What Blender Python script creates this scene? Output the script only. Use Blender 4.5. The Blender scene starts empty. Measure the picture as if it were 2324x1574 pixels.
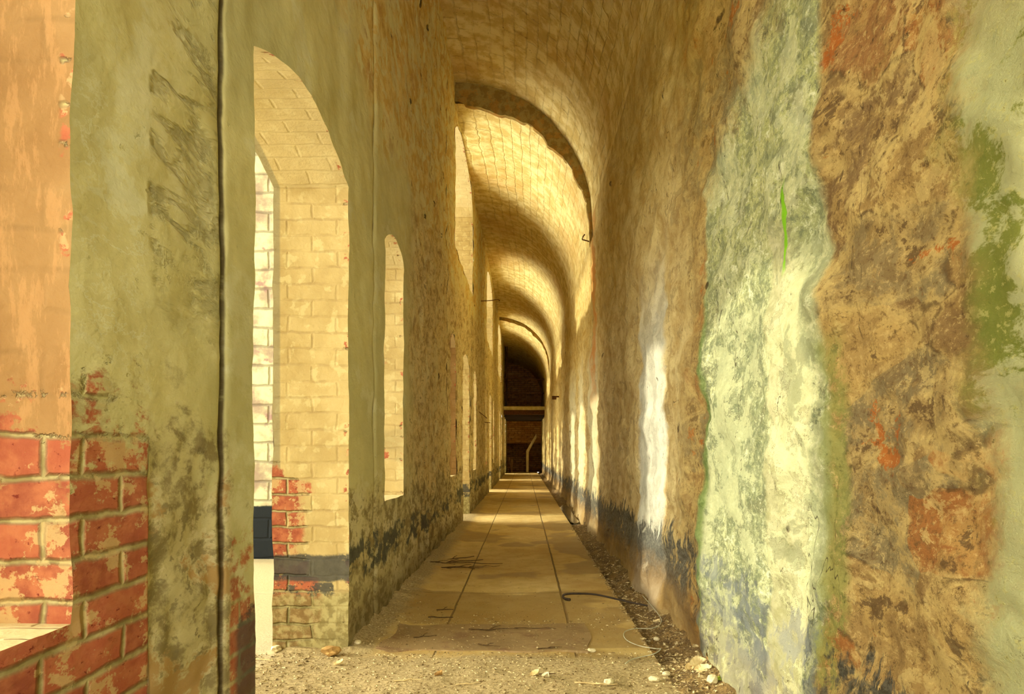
import bpy, math, random
import numpy as np
from mathutils import Vector, Matrix
random.seed(7)
rng = np.random.default_rng(11)
sc = bpy.context.scene
COL = sc.collection

# ------------------------------------------------------------------ camera
F_PX, W_PX, H_PX = 1549.0, 2324.0, 1574.0
VPX, VPY, CAM_H = 1190.0, 1025.0, 0.94
cd = bpy.data.cameras.new('camera')
cam = bpy.data.objects.new('camera', cd); COL.objects.link(cam)
cam.location = (0, 0, CAM_H); cam.rotation_euler = (math.radians(90), 0, 0)
cd.sensor_width = 36.0; cd.lens = 36.0 * F_PX / W_PX
cd.shift_x = (W_PX / 2 - VPX) / W_PX
cd.shift_y = (VPY - H_PX / 2) / W_PX
cd.clip_start = 0.02; cd.clip_end = 300
sc.camera = cam

# ------------------------------------------------------------------ light
world = bpy.data.worlds.new('sky'); sc.world = world; world.use_nodes = True
wb = world.node_tree.nodes['Background']
wb.inputs[0].default_value = (1.0, 0.965, 0.84, 1); wb.inputs[1].default_value = 8.0
sun_d = bpy.data.lights.new('sun', 'SUN'); sun_d.energy = 3.9; sun_d.angle = math.radians(2.6)
sun_d.color = (1.0, 0.93, 0.74)
sun = bpy.data.objects.new('sun', sun_d); COL.objects.link(sun)
SUN_EL = math.radians(20); SUN_AZ = math.radians(-5.0)
sd = Vector((math.cos(SUN_EL) * math.cos(SUN_AZ), math.cos(SUN_EL) * math.sin(SUN_AZ), -math.sin(SUN_EL)))
sun.rotation_euler = sd.to_track_quat('-Z', 'Y').to_euler()
sc.view_settings.view_transform = 'Standard'; sc.view_settings.look = 'None'
sc.view_settings.gamma = 1.0; sc.view_settings.use_curve_mapping = False
sc.view_settings.exposure = 0.0
sc.cycles.use_denoising = True
sc.cycles.use_adaptive_sampling = True; sc.cycles.adaptive_threshold = .15; sc.cycles.adaptive_min_samples = 16
sc.cycles.max_bounces = 7; sc.cycles.diffuse_bounces = 4; sc.cycles.glossy_bounces = 2
sc.cycles.sample_clamp_indirect = 6.0
sc.cycles.caustics_reflective = False; sc.cycles.caustics_refractive = False

# ------------------------------------------------------------------ layout
XL, XR, XO = -0.83, 0.81, -1.19           # left wall face, right wall face, outer face of left wall
GUT = 0.60                                # gutter edge
BAYS = [2.10, 9.19, 16.05, 22.5, 28.85]
YB, YE = -2.0, 32.5  # near end left open behind the camera, added to let sky light in
FAR = 0                                   # index helpers
# openings in the left wall: (y0, y1, z_low, z_spring, rise, name)
LOW, HIGH = [], []
for i, s in enumerate(BAYS):
    k = 0 if i == 0 else 1
    wa = (s - 1.49 - .06 * k, s - .85 - .07 * k)
    if i == 0: wa = (0.60, 1.253)
    LOW.append((wa[0], wa[1], .625 if i == 0 else .66, 2.20, .11, 'window'))
    LOW.append((s, s + 1.126, 0.0, 2.19, .135, 'door'))
    if i < 4: LOW.append((s + 1.963, s + 2.585, .645, 2.20, .11, 'window'))
    if i not in (0, 4): HIGH.append((s - 1.0, s + 1.80, 3.42, 4.72, .42, 'window'))
LOW.sort()

def crown(y):
    return np.interp(y, [-3, 8.2, 8.2001, 12, 16, 22.3, 22.3001, 26, 32.5],
                        [5.37, 5.37, 5.12, 5.20, 5.36, 5.33, 5.24, 5.22, 5.15])

# ------------------------------------------------------------------ numeric noise
def _hash(ix, iy, iz):
    h = (ix.astype(np.uint32) * np.uint32(374761393) + iy.astype(np.uint32) * np.uint32(668265263)
         + iz.astype(np.uint32) * np.uint32(2147483647 - 1640531527))
    h = (h ^ (h >> np.uint32(13))) * np.uint32(1274126177)
    h = h ^ (h >> np.uint32(16))
    return h.astype(np.float64) / 4294967295.0 * 2 - 1

def vnoise(p):
    with np.errstate(over='ignore'):
        i = np.floor(p).astype(np.int64); f = p - i; u = f * f * f * (f * (f * 6 - 15) + 10)
        r = 0
        for dx in (0, 1):
            wx = u[:, 0] if dx else 1 - u[:, 0]
            for dy in (0, 1):
                wy = u[:, 1] if dy else 1 - u[:, 1]
                for dz in (0, 1):
                    wz = u[:, 2] if dz else 1 - u[:, 2]
                    r = r + wx * wy * wz * _hash(i[:, 0] + dx, i[:, 1] + dy, i[:, 2] + dz)
        return r

def fbm(p, octv=4, gain=.5):
    a, s, r = 1.0, 1.0, 0
    for o in range(octv):
        r = r + a * vnoise(p * s + 17.3 * o); a *= gain; s *= 2.03
    return r

# ------------------------------------------------------------------ mesh helpers
def mesh_obj(name, verts, faces, mat, parent=None, smooth=True, **props):
    me = bpy.data.meshes.new(name)
    verts = np.asarray(verts, dtype=np.float64)
    if isinstance(faces, np.ndarray):
        n = len(faces)
        me.vertices.add(len(verts)); me.vertices.foreach_set('co', verts.ravel())
        me.loops.add(n * 4); me.loops.foreach_set('vertex_index', faces.ravel().astype(np.int32))
        me.polygons.add(n)
        me.polygons.foreach_set('loop_start', np.arange(0, n * 4, 4, dtype=np.int32))
        me.update(calc_edges=True); me.validate()
    else:
        me.from_pydata([tuple(v) for v in verts], [], faces)
    if smooth: me.polygons.foreach_set('use_smooth', [True] * len(me.polygons))
    me.materials.append(mat)
    o = bpy.data.objects.new(name, me); COL.objects.link(o)
    if parent: o.parent = parent
    for k, v in props.items(): o[k] = v
    return o

class Grid:
    """collects quad grids into one mesh"""
    def __init__(s): s.v = []; s.f = []; s.n = 0
    def add(s, P, flip=False):             # P: (a, b, 3)
        a, b = P.shape[:2]
        idx = s.n + np.arange(a * b).reshape(a, b)
        q = np.stack([idx[:-1, :-1], idx[1:, :-1], idx[1:, 1:], idx[:-1, 1:]], -1).reshape(-1, 4)
        if flip: q = q[:, ::-1]
        s.v.append(P.reshape(-1, 3)); s.f.append(q); s.n += a * b
    def verts(s): return np.concatenate(s.v)
    def faces(s): return np.concatenate(s.f)

def ycols(y0, y1):
    """column positions, fine near the camera"""
    ys = [y0]; y = y0
    while y < y1:
        d = abs(y)
        st = .016 + .0075 * max(0, d - 1.2)
        if y < .45: st = .12
        y += min(st, .16); ys.append(y)
    ys[-1] = y1
    return np.array(ys)

def wobble(V, amp):
    """one vector field for wall faces, reveals and arrises, so that joints stay closed"""
    d = np.stack([fbm(V * 5.2 + 3.1, 4, .55), fbm(V * 5.2 + 41.7, 4, .55), fbm(V * 5.2 + 83.9, 4, .55)], 1)
    d2 = np.stack([vnoise(V * 1.3 + 7.7), vnoise(V * 1.3 + 57.7), vnoise(V * 1.3 + 97.7)], 1)
    return V + amp * (d * np.array([1, .4, .4]) + .5 * d2)

def arch(y, o):
    y0, y1, zl, zs, r, _ = o
    t = np.clip((y - y0) / (y1 - y0), 0, 1) * 2 - 1
    return zs + r * np.sqrt(np.clip(1 - t * t, 0, 1)) if r > .3 else zs + r * (1 - t * t)

# ------------------------------------------------------------------ node helper
def lin(c):
    c = (c[0] * .982, min(c[1] * 1.008, 255), c[2])
    return tuple((x / 255 / 12.92 if x / 255 <= .04045 else ((x / 255 + .055) / 1.055) ** 2.4) for x in c)

class Sk:
    nt = None
    def __init__(s, k): s.k = k
    def _b(a, op, b, c=None):
        n = Sk.nt.nodes.new('ShaderNodeMath'); n.operation = op
        for i, x in enumerate((a, b, c)):
            if x is None: continue
            if isinstance(x, Sk): Sk.nt.links.new(x.k, n.inputs[i])
            else: n.inputs[i].default_value = x
        return Sk(n.outputs[0])
    def __add__(a, b): return Sk._b(a, 'ADD', b)
    __radd__ = __add__
    def __mul__(a, b): return Sk._b(a, 'MULTIPLY', b)
    __rmul__ = __mul__
    def __sub__(a, b): return Sk._b(a, 'SUBTRACT', b)
    def __rsub__(a, b): return Sk._b(b, 'SUBTRACT', a)
    def __truediv__(a, b): return Sk._b(a, 'DIVIDE', b)
def mx(a, b): return Sk._b(a, 'MAXIMUM', b)
def mn(a, b): return Sk._b(a, 'MINIMUM', b)
def ab(a): return Sk._b(a, 'ABSOLUTE', None)
def link(src, sock):
    if isinstance(src, Sk): Sk.nt.links.new(src.k, sock)
    elif isinstance(src, tuple): sock.default_value = (*src, 1) if len(src) == 3 and sock.type == 'RGBA' else src
    else: sock.default_value = src
def ss(x, a, b):
    n = Sk.nt.nodes.new('ShaderNodeMapRange'); n.interpolation_type = 'SMOOTHSTEP'
    link(x, n.inputs['Value']); n.inputs['From Min'].default_value = a; n.inputs['From Max'].default_value = b
    return Sk(n.outputs[0])
def band(x, a, b, s):      # soft 0..1 inside a..b
    return ss(x, a - s, a + s) * (1 - ss(x, b - s, b + s))
def xyz(x, y, z):
    n = Sk.nt.nodes.new('ShaderNodeCombineXYZ')
    for i, v in enumerate((x, y, z)): link(v, n.inputs[i])
    return Sk(n.outputs[0])
def pos():
    n = Sk.nt.nodes.new('ShaderNodeNewGeometry')
    s = Sk.nt.nodes.new('ShaderNodeSeparateXYZ'); Sk.nt.links.new(n.outputs['Position'], s.inputs[0])
    return Sk(n.outputs['Position']), Sk(s.outputs[0]), Sk(s.outputs[1]), Sk(s.outputs[2])
def noise(v, scale, detail=4, rough=.55, dist=0, col=False):
    n = Sk.nt.nodes.new('ShaderNodeTexNoise')
    link(v, n.inputs['Vector']); n.inputs['Scale'].default_value = scale
    n.inputs['Detail'].default_value = detail; n.inputs['Roughness'].default_value = rough
    n.inputs['Distortion'].default_value = dist
    return Sk(n.outputs['Color' if col else 'Fac'])
def voro(v, scale, feature='F1', rnd=1.0, out='Distance'):
    n = Sk.nt.nodes.new('ShaderNodeTexVoronoi'); n.feature = feature
    link(v, n.inputs['Vector']); n.inputs['Scale'].default_value = scale
    n.inputs['Randomness'].default_value = rnd
    return Sk(n.outputs[out])
def sepc(c, i):
    n = Sk.nt.nodes.new('ShaderNodeSeparateColor'); link(c, n.inputs[0]); return Sk(n.outputs[i])
def mix(f, a, b, mode='MIX'):
    n = Sk.nt.nodes.new('ShaderNodeMix'); n.data_type = 'RGBA'; n.blend_type = mode
    link(f, n.inputs['Factor'])
    for x, sck in ((a, n.inputs[6]), (b, n.inputs[7])):
        if isinstance(x, tuple): sck.default_value = (*lin(x), 1)
        else: link(x, sck)
    return Sk(n.outputs[2])
def brick(v, w=.235, h=.0765, m=.009, freq=2, off=.5, sm=.9):
    n = Sk.nt.nodes.new('ShaderNodeTexBrick'); link(v, n.inputs['Vector'])
    n.inputs['Scale'].default_value = 1; n.inputs['Mortar Size'].default_value = m * 1.35
    n.inputs['Mortar Smooth'].default_value = sm
    n.inputs['Brick Width'].default_value = w; n.inputs['Row Height'].default_value = h
    n.offset = off; n.offset_frequency = freq
    n.inputs['Color1'].default_value = (0, 0, 0, 1); n.inputs['Color2'].default_value = (1, 1, 1, 1)
    n.inputs['Mortar'].default_value = (.5, .5, .5, 1)
    return Sk(n.outputs['Fac']), sepc(Sk(n.outputs['Color']), 0)
def vmath(op, a, b):
    n = Sk.nt.nodes.new('ShaderNodeVectorMath'); n.operation = op
    for i, x in enumerate((a, b)):
        if isinstance(x, Sk): Sk.nt.links.new(x.k, n.inputs[i])
        elif isinstance(x, tuple): n.inputs[i].default_value = x
        else: n.inputs[3].default_value = x
    return Sk(n.outputs[0])
def vscale(a, s):
    n = Sk.nt.nodes.new('ShaderNodeVectorMath'); n.operation = 'SCALE'
    link(a, n.inputs[0]); n.inputs['Scale'].default_value = s; return Sk(n.outputs[0])
def gam(c, g, sat=1.0):
    n = Sk.nt.nodes.new('ShaderNodeGamma'); link(c, n.inputs[0]); link(g, n.inputs[1])
    h = Sk.nt.nodes.new('ShaderNodeHueSaturation'); h.inputs['Saturation'].default_value = sat
    Sk.nt.links.new(n.outputs[0], h.inputs['Color']); return Sk(h.outputs[0])
def warp(v, scale, amt, det=3):
    return vmath('ADD', v, vscale(vmath('SUBTRACT', noise(v, scale, det, col=True), (.5, .5, .5)), amt))

def material(name, fn, rough=.92, spec=.2):
    m = bpy.data.materials.new(name); m.use_nodes = True
    nt = m.node_tree; Sk.nt = nt
    b = nt.nodes['Principled BSDF']
    b.inputs['Roughness'].default_value = rough
    b.inputs['Specular IOR Level'].default_value = spec
    r = fn()
    col, h, dist = r[0], r[1], r[2]
    if isinstance(col, tuple): b.inputs['Base Color'].default_value = (*lin(col), 1)
    else: link(col, b.inputs['Base Color'])
    if len(r) > 3: link(r[3], b.inputs['Roughness'])
    if h is not None:
        bp = nt.nodes.new('ShaderNodeBump'); bp.inputs['Strength'].default_value = 1
        bp.inputs['Distance'].default_value = dist
        link(h, bp.inputs['Height']); nt.links.new(bp.outputs[0], b.inputs['Normal'])
    return m

CREAM = (226, 208, 152)

def red_brick_look(mo, cell, v):
    """red bricks, cream-grey joints, left-over limewash"""
    c = mix(cell, (180, 96, 64), (150, 78, 54))
    c = mix(ss(noise(v, 26, 5), .35, .7), c, (188, 112, 74))
    c = mix(ss(noise(v, 60, 3, .7), .60, .72), c, (120, 46, 30))
    c = mix(mo, c, mix(ss(noise(v, 20, 4), .4, .6), (150, 132, 84), (186, 168, 116)))
    c = mix(ss(noise(v, 11, 6, .72), .53, .57) * .7, c, (206, 176, 118))
    return c

# ---- left wall (plane y,z)
def f_left():
    P, x, y, z = pos()
    v = xyz(0, y * .62, z)
    vw = warp(v, 3.0, .12)
    n1 = noise(v, 1.3, 5, .6); n2 = noise(v, 6, 6, .65); n3 = noise(v, 28, 5, .6); n4 = noise(vw, 10, 7, .72)
    vs = xyz(0, y * .6, z * .5)
    st = noise(vs, 9, 6, .65)
    # smooth olive plaster near the camera, rubble limewash further off, ochre high up
    base = mix(ss(n2, .3, .7), (186, 168, 94), (206, 190, 116))
    base = mix(ss(n1, .38, .62) * .8, base, (172, 162, 100))
    n8 = noise(vw, 3.6, 7, .7)
    base = mix(ss(n8, .54, .62) * .6, base, (202, 192, 138))
    rough_zone = ss(y + (n1 - .5) * 1.5, 4.6, 5.3)
    rb = mix(ss(n4, .40, .56), (144, 110, 56), (212, 180, 108))
    rb = mix(ss(n8 + (n3 - .5) * .2, .52, .55) * .6, rb, (214, 192, 122))
    rb = mix(ss(n8, .43, .40) * .55, rb, (128, 98, 52))
    rb = mix(ss(st, .55, .66), rb, (216, 196, 128))
    rb = mix(ss(n3 * .5 + n4 * .5, .56, .60) * .75, rb, (104, 80, 42))
    base = mix(rough_zone, base, rb)
    # the high part: golden ochre with pale runs
    hi = ss(z + (n1 - .5) * 1.6 - (y - 3) * .05, 2.5, 3.0)
    hc = mix(ss(n4, .42, .58), (196, 148, 60), (218, 184, 96))
    hc = mix(ss(n8 + (n4 - .5) * .2, .50, .53) * .7, hc, (214, 198, 122))
    hc = mix(ss(n8, .42, .38) * .7, hc, (168, 112, 42))
    hc = mix(ss(st, .54, .60), hc, (214, 198, 120))
    hc = mix(ss(n8, .58, .64) * .7, hc, (150, 96, 34))
    base = mix(hi * ss(y, 2.6, 3.6), base, hc)
    # chalk scribbles low on the pier beside the first window
    scr = (1 - ss(ab(n8 - .47), .004, .012)) + (1 - ss(ab(n2 - .52), .003, .008)) * .7
    base = mix(mn(scr, 1) * band(y, 1.27, 1.50, .03) * band(z, 1.12, 1.68, .12) * .55, base, (208, 202, 150))
    base = mix(band(y, 1.30, 1.50, .03) * band(z, 1.12, 1.62, .12) * ss(n8, .54, .57) * .45, base, (200, 194, 140))
    # slanting soot-dark hollows high on the same pier
    hz = noise(xyz(0, y * 1.3 + (n2 - .5) * .12, z * 5.2 + (n1 - .5) * .8), 1.25, 5, .62)
    rg = (1 - ss(ab(hz - .5), .0, .075)) * ss(n8, .38, .56) * band(y, 1.515, 1.86, .012) * ss(z + (n1 - .5) * .6, 1.15, 1.40)
    base = mix(rg * .72, base, (88, 80, 48))
    base = mix(band(y, 1.515, 1.86, .01) * ss(n8, .5, .6) * .4, base, (206, 188, 116))
    # dirt low down
    low = 1 - ss(z + (n1 - .5) * .9 + (n4 - .5) * .8 - (1 - ss(y, 1.9, 2.0)) * .28, .60, .78)
    lc = mix(ss(n4, .42, .56), (104, 84, 44), (178, 158, 98))
    lc = mix(ss(n8 + (n4 - .5) * .3, .53, .56) * .8, lc, (196, 178, 122))
    lc = mix(ss(n3, .55, .62) * .8, lc, (84, 66, 36))
    lc = mix(ss(n8, .54, .60) * (1 - ss(y, 1.9, 2.0)), lc, (150, 102, 40))
    base = mix(low * .9, base, lc)
    # brick quoins beside the openings
    mo, cell = brick(warp(xyz(y + .005, z + .025, 0), 16, .016, 4))
    mo = mx(mo, 0)
    e = n4
    q1 = (1 - ss(y + (n3 - .5) * .02, 1.502, 1.508)) * (1 - ss(z + (e - .5) * 1.1, .93, 1.06))
    q2 = band(y, 1.93, 2.2, .01) * (1 - ss(z + (e - .5) * 1.5, .50, .70)) * .9
    lim = ss(n3 * .6 + st * .4 + (z - .8) * .35, .56, .62)
    bk = mix(lim * .85, red_brick_look(mo, cell, v), (196, 184, 126))
    qm = mx(q1, q2)
    base = mix(qm, base, bk)
    sp = ss(n8, .735, .75) * ss(y, 3.2, 3.4) * (1 - ss(y, 12, 14)) * (1 - ss(z, 2.4, 2.8))
    base = mix(sp, base, (178, 76, 40))
    base = mix(qm, gam(base, .70, .98), base)
    # black dado, flaking
    dd = band(z + (st - .5) * .34 + (n1 - .5) * .12, .30, .47, .02) * ss(n8, .46, .52)
    dd = mx(dd * ss(y, 2.9, 3.1), band(y, 1.97, 2.2, .02) * (1 - ss(z + (e - .5) * .3, .42, .46)) * .85)
    base = mix(dd * .9, base, mix(n3, (44, 46, 44), (86, 86, 78)))
    hol = ss(noise(v, 7, 1, .5), .735, .76) * mx(rough_zone, hi) * ss(n3, .40, .5)
    base = mix((1 - ss(z + (n2 - .5) * .4, .04, .30)) * .6, base, (96, 74, 34))  # damp dirt and contact shadow painted along the wall foot
    base = mix(hol * .9, base, (44, 30, 12))
    pit = ss(n3 * .6 + n2 * .4, .60, .66) * (.25 + .75 * rough_zone)
    base = mix(pit * .75, base, (70, 50, 22))
    # deep groove beside each surround
    g = 0
    for gy in (1.505, 1.875, 3.78, 7.32, 10.86, 14.2, 17.75):
        w = .008 if gy < 1.6 else (.024 if gy < 3 else .024)
        a = (1 - ss(ab(y + (n2 - .5) * .02 - gy), w * .35, w))
        if gy < 1.6: a = a * (1 - ss(z, .9, 1.0)) * .5
        g = a if g == 0 else mx(g, a)
    base = mix(g * ss(n2, .25, .45) * .9, base, (58, 40, 18))
    sm = .35 + .65 * rough_zone
    h = n2 * .6 + n3 * .35 * sm - pit * .4 - mo * q1 * .35 - rg * .3
    return base, h, .018

# ---- reveals and soffits of the openings: painted brick (plane x,z)
def f_jamb():
    P, x, y, z = pos()
    v = xyz(x, y * .9, z); vw = warp(P, 4, .05)
    n2 = noise(P, 5, 5, .6); n3 = noise(P, 30, 5, .6); e = noise(vw, 8, 6, .7)
    gn = Sk.nt.nodes.new('ShaderNodeNewGeometry'); sp_ = Sk.nt.nodes.new('ShaderNodeSeparateXYZ')
    Sk.nt.links.new(gn.outputs['True Normal'], sp_.inputs[0])
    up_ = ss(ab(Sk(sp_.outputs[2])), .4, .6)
    wz = (noise(P, 7, 3) - .5) * .03 + (e - .5) * .012
    mo, cell = brick(xyz(x + .06 + wz, (z + .025) * (1 - up_) + y * up_ + wz, 0), .235, .0765, .007)
    first = 1 - ss(y, 1.5, 1.6)
    c = mix(ss(n2, .3, .7), (206, 180, 118), (222, 198, 140))
    c = mix(ss(noise(vw, 14, 5), .55, .62) * .5, c, (232, 214, 160))
    o = mix(ss(n2, .3, .7), (184, 144, 78), (198, 160, 98))
    c = mix(mx(first, band(y, 7.5, 8.4, .1) * .8), c, o)
    c = mix(mo * .28 * ss(noise(P, 9, 3), .38, .6), c, (166, 134, 78))
    c = mix(first * ss(noise(xyz(x * 3, 0, z * .7), 9, 6, .75), .50, .58) * .35, c, (226, 178, 112))
    c = mix(ss(noise(vw, 2.5, 3), .62, .68) * .4, c, (180, 160, 110))
    c = gam(mix(up_ * .45, c, (236, 218, 176)), 1.5, .88)  # soffits painted paler, standing in for light bounced off the ground
    # bare red bricks
    a1 = first * (1 - ss(z + (e - .5) * 1.0 + (cell - .5) * .12, .94, .99))
    a2 = band(y, 2.9, 3.3, .05) * (1 - ss(z + (e - .5) * .25 + (x + 1.1) * .9 + (cell - .5) * .12, .80, .84)) * (1 - ss(x + (cell - .5) * .12 + (e - .5) * .1, -1.03, -1.0))
    a3 = ss(noise(vw, 6, 4), .66, .68) * ss(y, 3.4, 3.6) * (1 - ss(z, 1.3, 1.7))
    a4 = (1 - ss(ab(x + .835), .012, .024)) * ss(noise(P, 16, 4), .58, .62)
    a = mn(mx(mx(a1, a2), mx(a3, a4)), 1)
    c = mix(a, c, red_brick_look(mo, cell, P))
    # dado and grey-green footing below
    dd = band(z + (e - .5) * .06, .33, .455, .008) * ss(e, .36, .42)
    dd = mx(dd, band(z, .255, .325, .008) * ss(e, .50, .56)) * (1 - first) * ss(y, 2.9, 3.0)
    c = mix(dd * .92, c, mix(n3, (46, 46, 44), (92, 90, 80)))
    ft = (1 - ss(z + (e - .5) * .1, .24, .30)) * (1 - first)
    c = mix(ft * .8, c, mix(ss(n3, .4, .6), (120, 108, 62), (170, 156, 104)))
    gs = 1 - ss(x, -1.16, -1.15)  # shade of the outer splay painted as a grey strip
    c = mix(gs * .55 * (1 - a) * (1 - first), c, (120, 116, 92))
    h = n2 * .35 + n3 * .2 + noise(P, 80, 3) * .08 + e * .3 - mo * (.13 - first * .08 + a * .6)
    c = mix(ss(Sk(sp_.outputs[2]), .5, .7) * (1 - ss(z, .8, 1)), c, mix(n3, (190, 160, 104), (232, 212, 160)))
    return c, h, .012

# ---- right wall (plane y,z)
def f_right():
    P, x, y, z = pos()
    v = xyz(0, y * .66, z)
    vw = warp(v, 2.2, .22, 4)
    n1 = noise(v, 1.1, 4, .6); n2 = noise(vw, 5.5, 7, .68); stv = xyz(0, y * .6, z * .55)
    st = noise(stv, 8, 7, .72)
    cellv = warp(xyz(0, y * .75, z * 1.5), 2.5, .22, 3)
    ed = voro(cellv, 3.1, 'DISTANCE_TO_EDGE'); cc = voro(cellv, 3.1, 'F1', 1, 'Color')
    r1 = sepc(cc, 0); r2 = sepc(cc, 1); r3 = sepc(cc, 2)
    mort = 1 - ss(ed + (n2 - .5) * .12, .02, .09)
    # stones, each with a tone of its own, under a thin torn limewash
    stone = mix(r1, (136, 108, 70), (184, 152, 96))
    stone = mix(ss(r2, .62, .75) * .8, stone, (138, 124, 92))
    stone = mix(ss(r3, .80, .9) * .8, stone, (164, 106, 50))
    n5 = noise(vw, 14, 7, .78); n6 = noise(xyz(0, y * .8, z), 42, 6, .8); n7 = noise(vw, 7.7, 7, .74)
    stone = mix(ss(n7, .46, .54) * .5, stone, (198, 166, 104))
    stone = mix(ss(n5, .52, .56) * .4, stone, (128, 100, 60))
    stone = mix(ss(n5, .42, .38) * .4, stone, (214, 184, 124))
    stone = mix(ss(n7, .56, .60) * .8, stone, (104, 80, 50))
    c = mix(mort * .6 * ss(n7, .40, .54), stone, (200, 172, 114))
    c = mix((1 - ss(ed + (n5 - .5) * .08, .0, .02)) * ss(n2, .50, .58) * .7, c, (92, 70, 40))
    n9 = noise(vw, 3.6, 7, .75)
    c = mix(ss(n9, .56, .58) * .55, c, (206, 180, 122))
    c = mix((1 - ss(n9, .36, .39)) * .85, c, (176, 104, 40))
    c = mix(ss(n6, .54, .60) * .6, c, (112, 84, 48))
    c = mix(ss(n6, .44, .40) * .4, c, (222, 192, 132))
    # further off: golden limewash, patchy
    far = ss(y + (n1 - .5) * 1.2, 3.1, 3.7)
    fc = mix(ss(st, .36, .62), (176, 144, 86), (214, 188, 128))
    fc = mix(ss(n2, .56, .60) * .6, fc, (146, 122, 80))
    fc = mix(ss(n5, .54, .58) * .5, fc, (150, 114, 62))
    fc = mix(ss(n6, .60, .66) * .6, fc, (176, 112, 44))
    c = mix(far, c, fc)
    yt = ss(z + (n1 - .5) * 1.0 + (y - 3) * .1, 1.9, 3.2) * ss(y, 2.2, 3.2)
    c = mix(yt * .6, c, mix(ss(st, .4, .6), (194, 156, 74), (216, 188, 112)))
    # pale limewash with algae, the light from the door painted in with it
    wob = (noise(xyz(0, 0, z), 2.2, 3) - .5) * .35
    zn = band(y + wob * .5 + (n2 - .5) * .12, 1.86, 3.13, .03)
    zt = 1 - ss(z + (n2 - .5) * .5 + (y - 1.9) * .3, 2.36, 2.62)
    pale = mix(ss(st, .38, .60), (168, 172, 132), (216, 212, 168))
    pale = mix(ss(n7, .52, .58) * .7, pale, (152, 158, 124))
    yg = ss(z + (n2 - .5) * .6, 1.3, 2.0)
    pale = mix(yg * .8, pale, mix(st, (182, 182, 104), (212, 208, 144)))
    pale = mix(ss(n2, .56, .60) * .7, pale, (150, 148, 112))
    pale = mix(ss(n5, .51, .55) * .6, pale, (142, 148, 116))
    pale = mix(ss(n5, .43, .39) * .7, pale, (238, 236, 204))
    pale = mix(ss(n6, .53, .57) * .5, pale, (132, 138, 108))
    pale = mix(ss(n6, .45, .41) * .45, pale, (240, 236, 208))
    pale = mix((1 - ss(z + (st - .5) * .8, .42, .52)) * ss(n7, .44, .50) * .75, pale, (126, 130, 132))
    pale = mix(band(y, 2.32, 3.1, .05) * band(z, .2, 1.45, .2) * ss(n9, .44, .50) * .6, pale, (160, 164, 132))  # painted darker, for the part the sun does not reach
    cr = band(y + wob * .35 + (n6 - .5) * .04, 1.97, 2.26, .02) * (1 - ss(z + (n2 - .5) * .5 - (y - 2.1) * .8, 1.45, 1.7))  # sun patch from the doorway, painted in cream
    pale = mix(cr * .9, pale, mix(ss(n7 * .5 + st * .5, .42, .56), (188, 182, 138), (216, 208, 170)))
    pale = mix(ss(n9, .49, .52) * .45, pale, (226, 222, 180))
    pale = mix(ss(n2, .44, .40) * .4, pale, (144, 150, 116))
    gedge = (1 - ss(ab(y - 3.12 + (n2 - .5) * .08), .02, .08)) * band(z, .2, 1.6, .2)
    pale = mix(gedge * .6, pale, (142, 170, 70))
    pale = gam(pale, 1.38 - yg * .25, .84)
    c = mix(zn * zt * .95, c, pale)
    # stripe opposite the first far window: pale paint plus painted window light
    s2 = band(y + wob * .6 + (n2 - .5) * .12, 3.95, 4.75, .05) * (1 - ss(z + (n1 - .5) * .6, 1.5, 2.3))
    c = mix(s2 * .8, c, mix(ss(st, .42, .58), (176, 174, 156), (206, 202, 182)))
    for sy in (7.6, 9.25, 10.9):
        s3 = band(y + wob + (n2 - .5) * .2, sy, sy + .9, .08) * (1 - ss(z + (n1 - .5), 1.6, 2.6))  # light stripes of the further openings, painted pale
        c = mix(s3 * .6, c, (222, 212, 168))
    # green growth
    gm = (1 - ss(y + (n2 - .5) * .35 - (z - 1.0) * .02, 1.16, 1.30)) * (1 - ss(z + (n1 - .5) * .6, 1.55, 2.1))
    gp = mix(ss(n9 - ab(z - 1.15) * .16, .44, .49), (176, 174, 130), (124, 130, 58))
    gp = mix(ss(n6, .55, .60) * .6, gp, (196, 186, 122))
    c = mix(gm * .9, c, gp)
    g2 = band(y + (n2 - .5) * .16, 1.76, 1.90, .03) * (1 - ss(z + (n2 - .5) * .5, 1.15, 1.3))
    c = mix(g2 * ss(n9 + (n6 - .5) * .4, .46, .54) * .65, c, (138, 142, 76))
    gs = (1 - ss(ab(y + wob * .2 - 2.10), .008, .018)) * band(z, 1.50, 1.76, .03)
    c = mix(gs, c, (140, 190, 40))
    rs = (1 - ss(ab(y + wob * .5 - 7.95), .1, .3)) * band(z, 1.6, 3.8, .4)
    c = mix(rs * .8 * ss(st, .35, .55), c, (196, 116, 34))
    # black dado with a ragged top
    dt = z + (noise(xyz(0, y, z * .22), 13, 6, .75) - .5) * .75 + (n1 - .5) * .2
    dd = (1 - ss(dt, .44, .47)) * ss(z + (n2 - .5) * .5 + (st - .5) * .4, .04, .22)
    dd = dd * ss(st * .6 + n7 * .4 + far * .08, .47, .53)
    dd = mx(dd, (1 - ss(dt, .36, .40)) * band(y, 1.2, 1.72, .05) * ss(n2, .40, .48))
    dcol = mix(ss(n6, .4, .6), (52, 50, 44), (100, 96, 84))
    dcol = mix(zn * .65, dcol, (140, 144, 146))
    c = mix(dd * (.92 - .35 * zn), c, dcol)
    lowc = (1 - ss(z + (n2 - .5) * .4, .12, .34)) * (1 - zn * .7)
    c = mix(lowc * .7, c, mix(st, (122, 84, 36), (160, 122, 62)))
    pit = mx(ss(n6, .64, .67) * ss(n2, .45, .55), ss(noise(v, 6, 2, .5), .72, .745) * ss(n7, .45, .52))
    c = mix(pit * .8, c, (74, 52, 26))
    ck = (1 - ss(ab(n9 - .5), .0, .004)) * ss(n1, .50, .56) * .8
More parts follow.
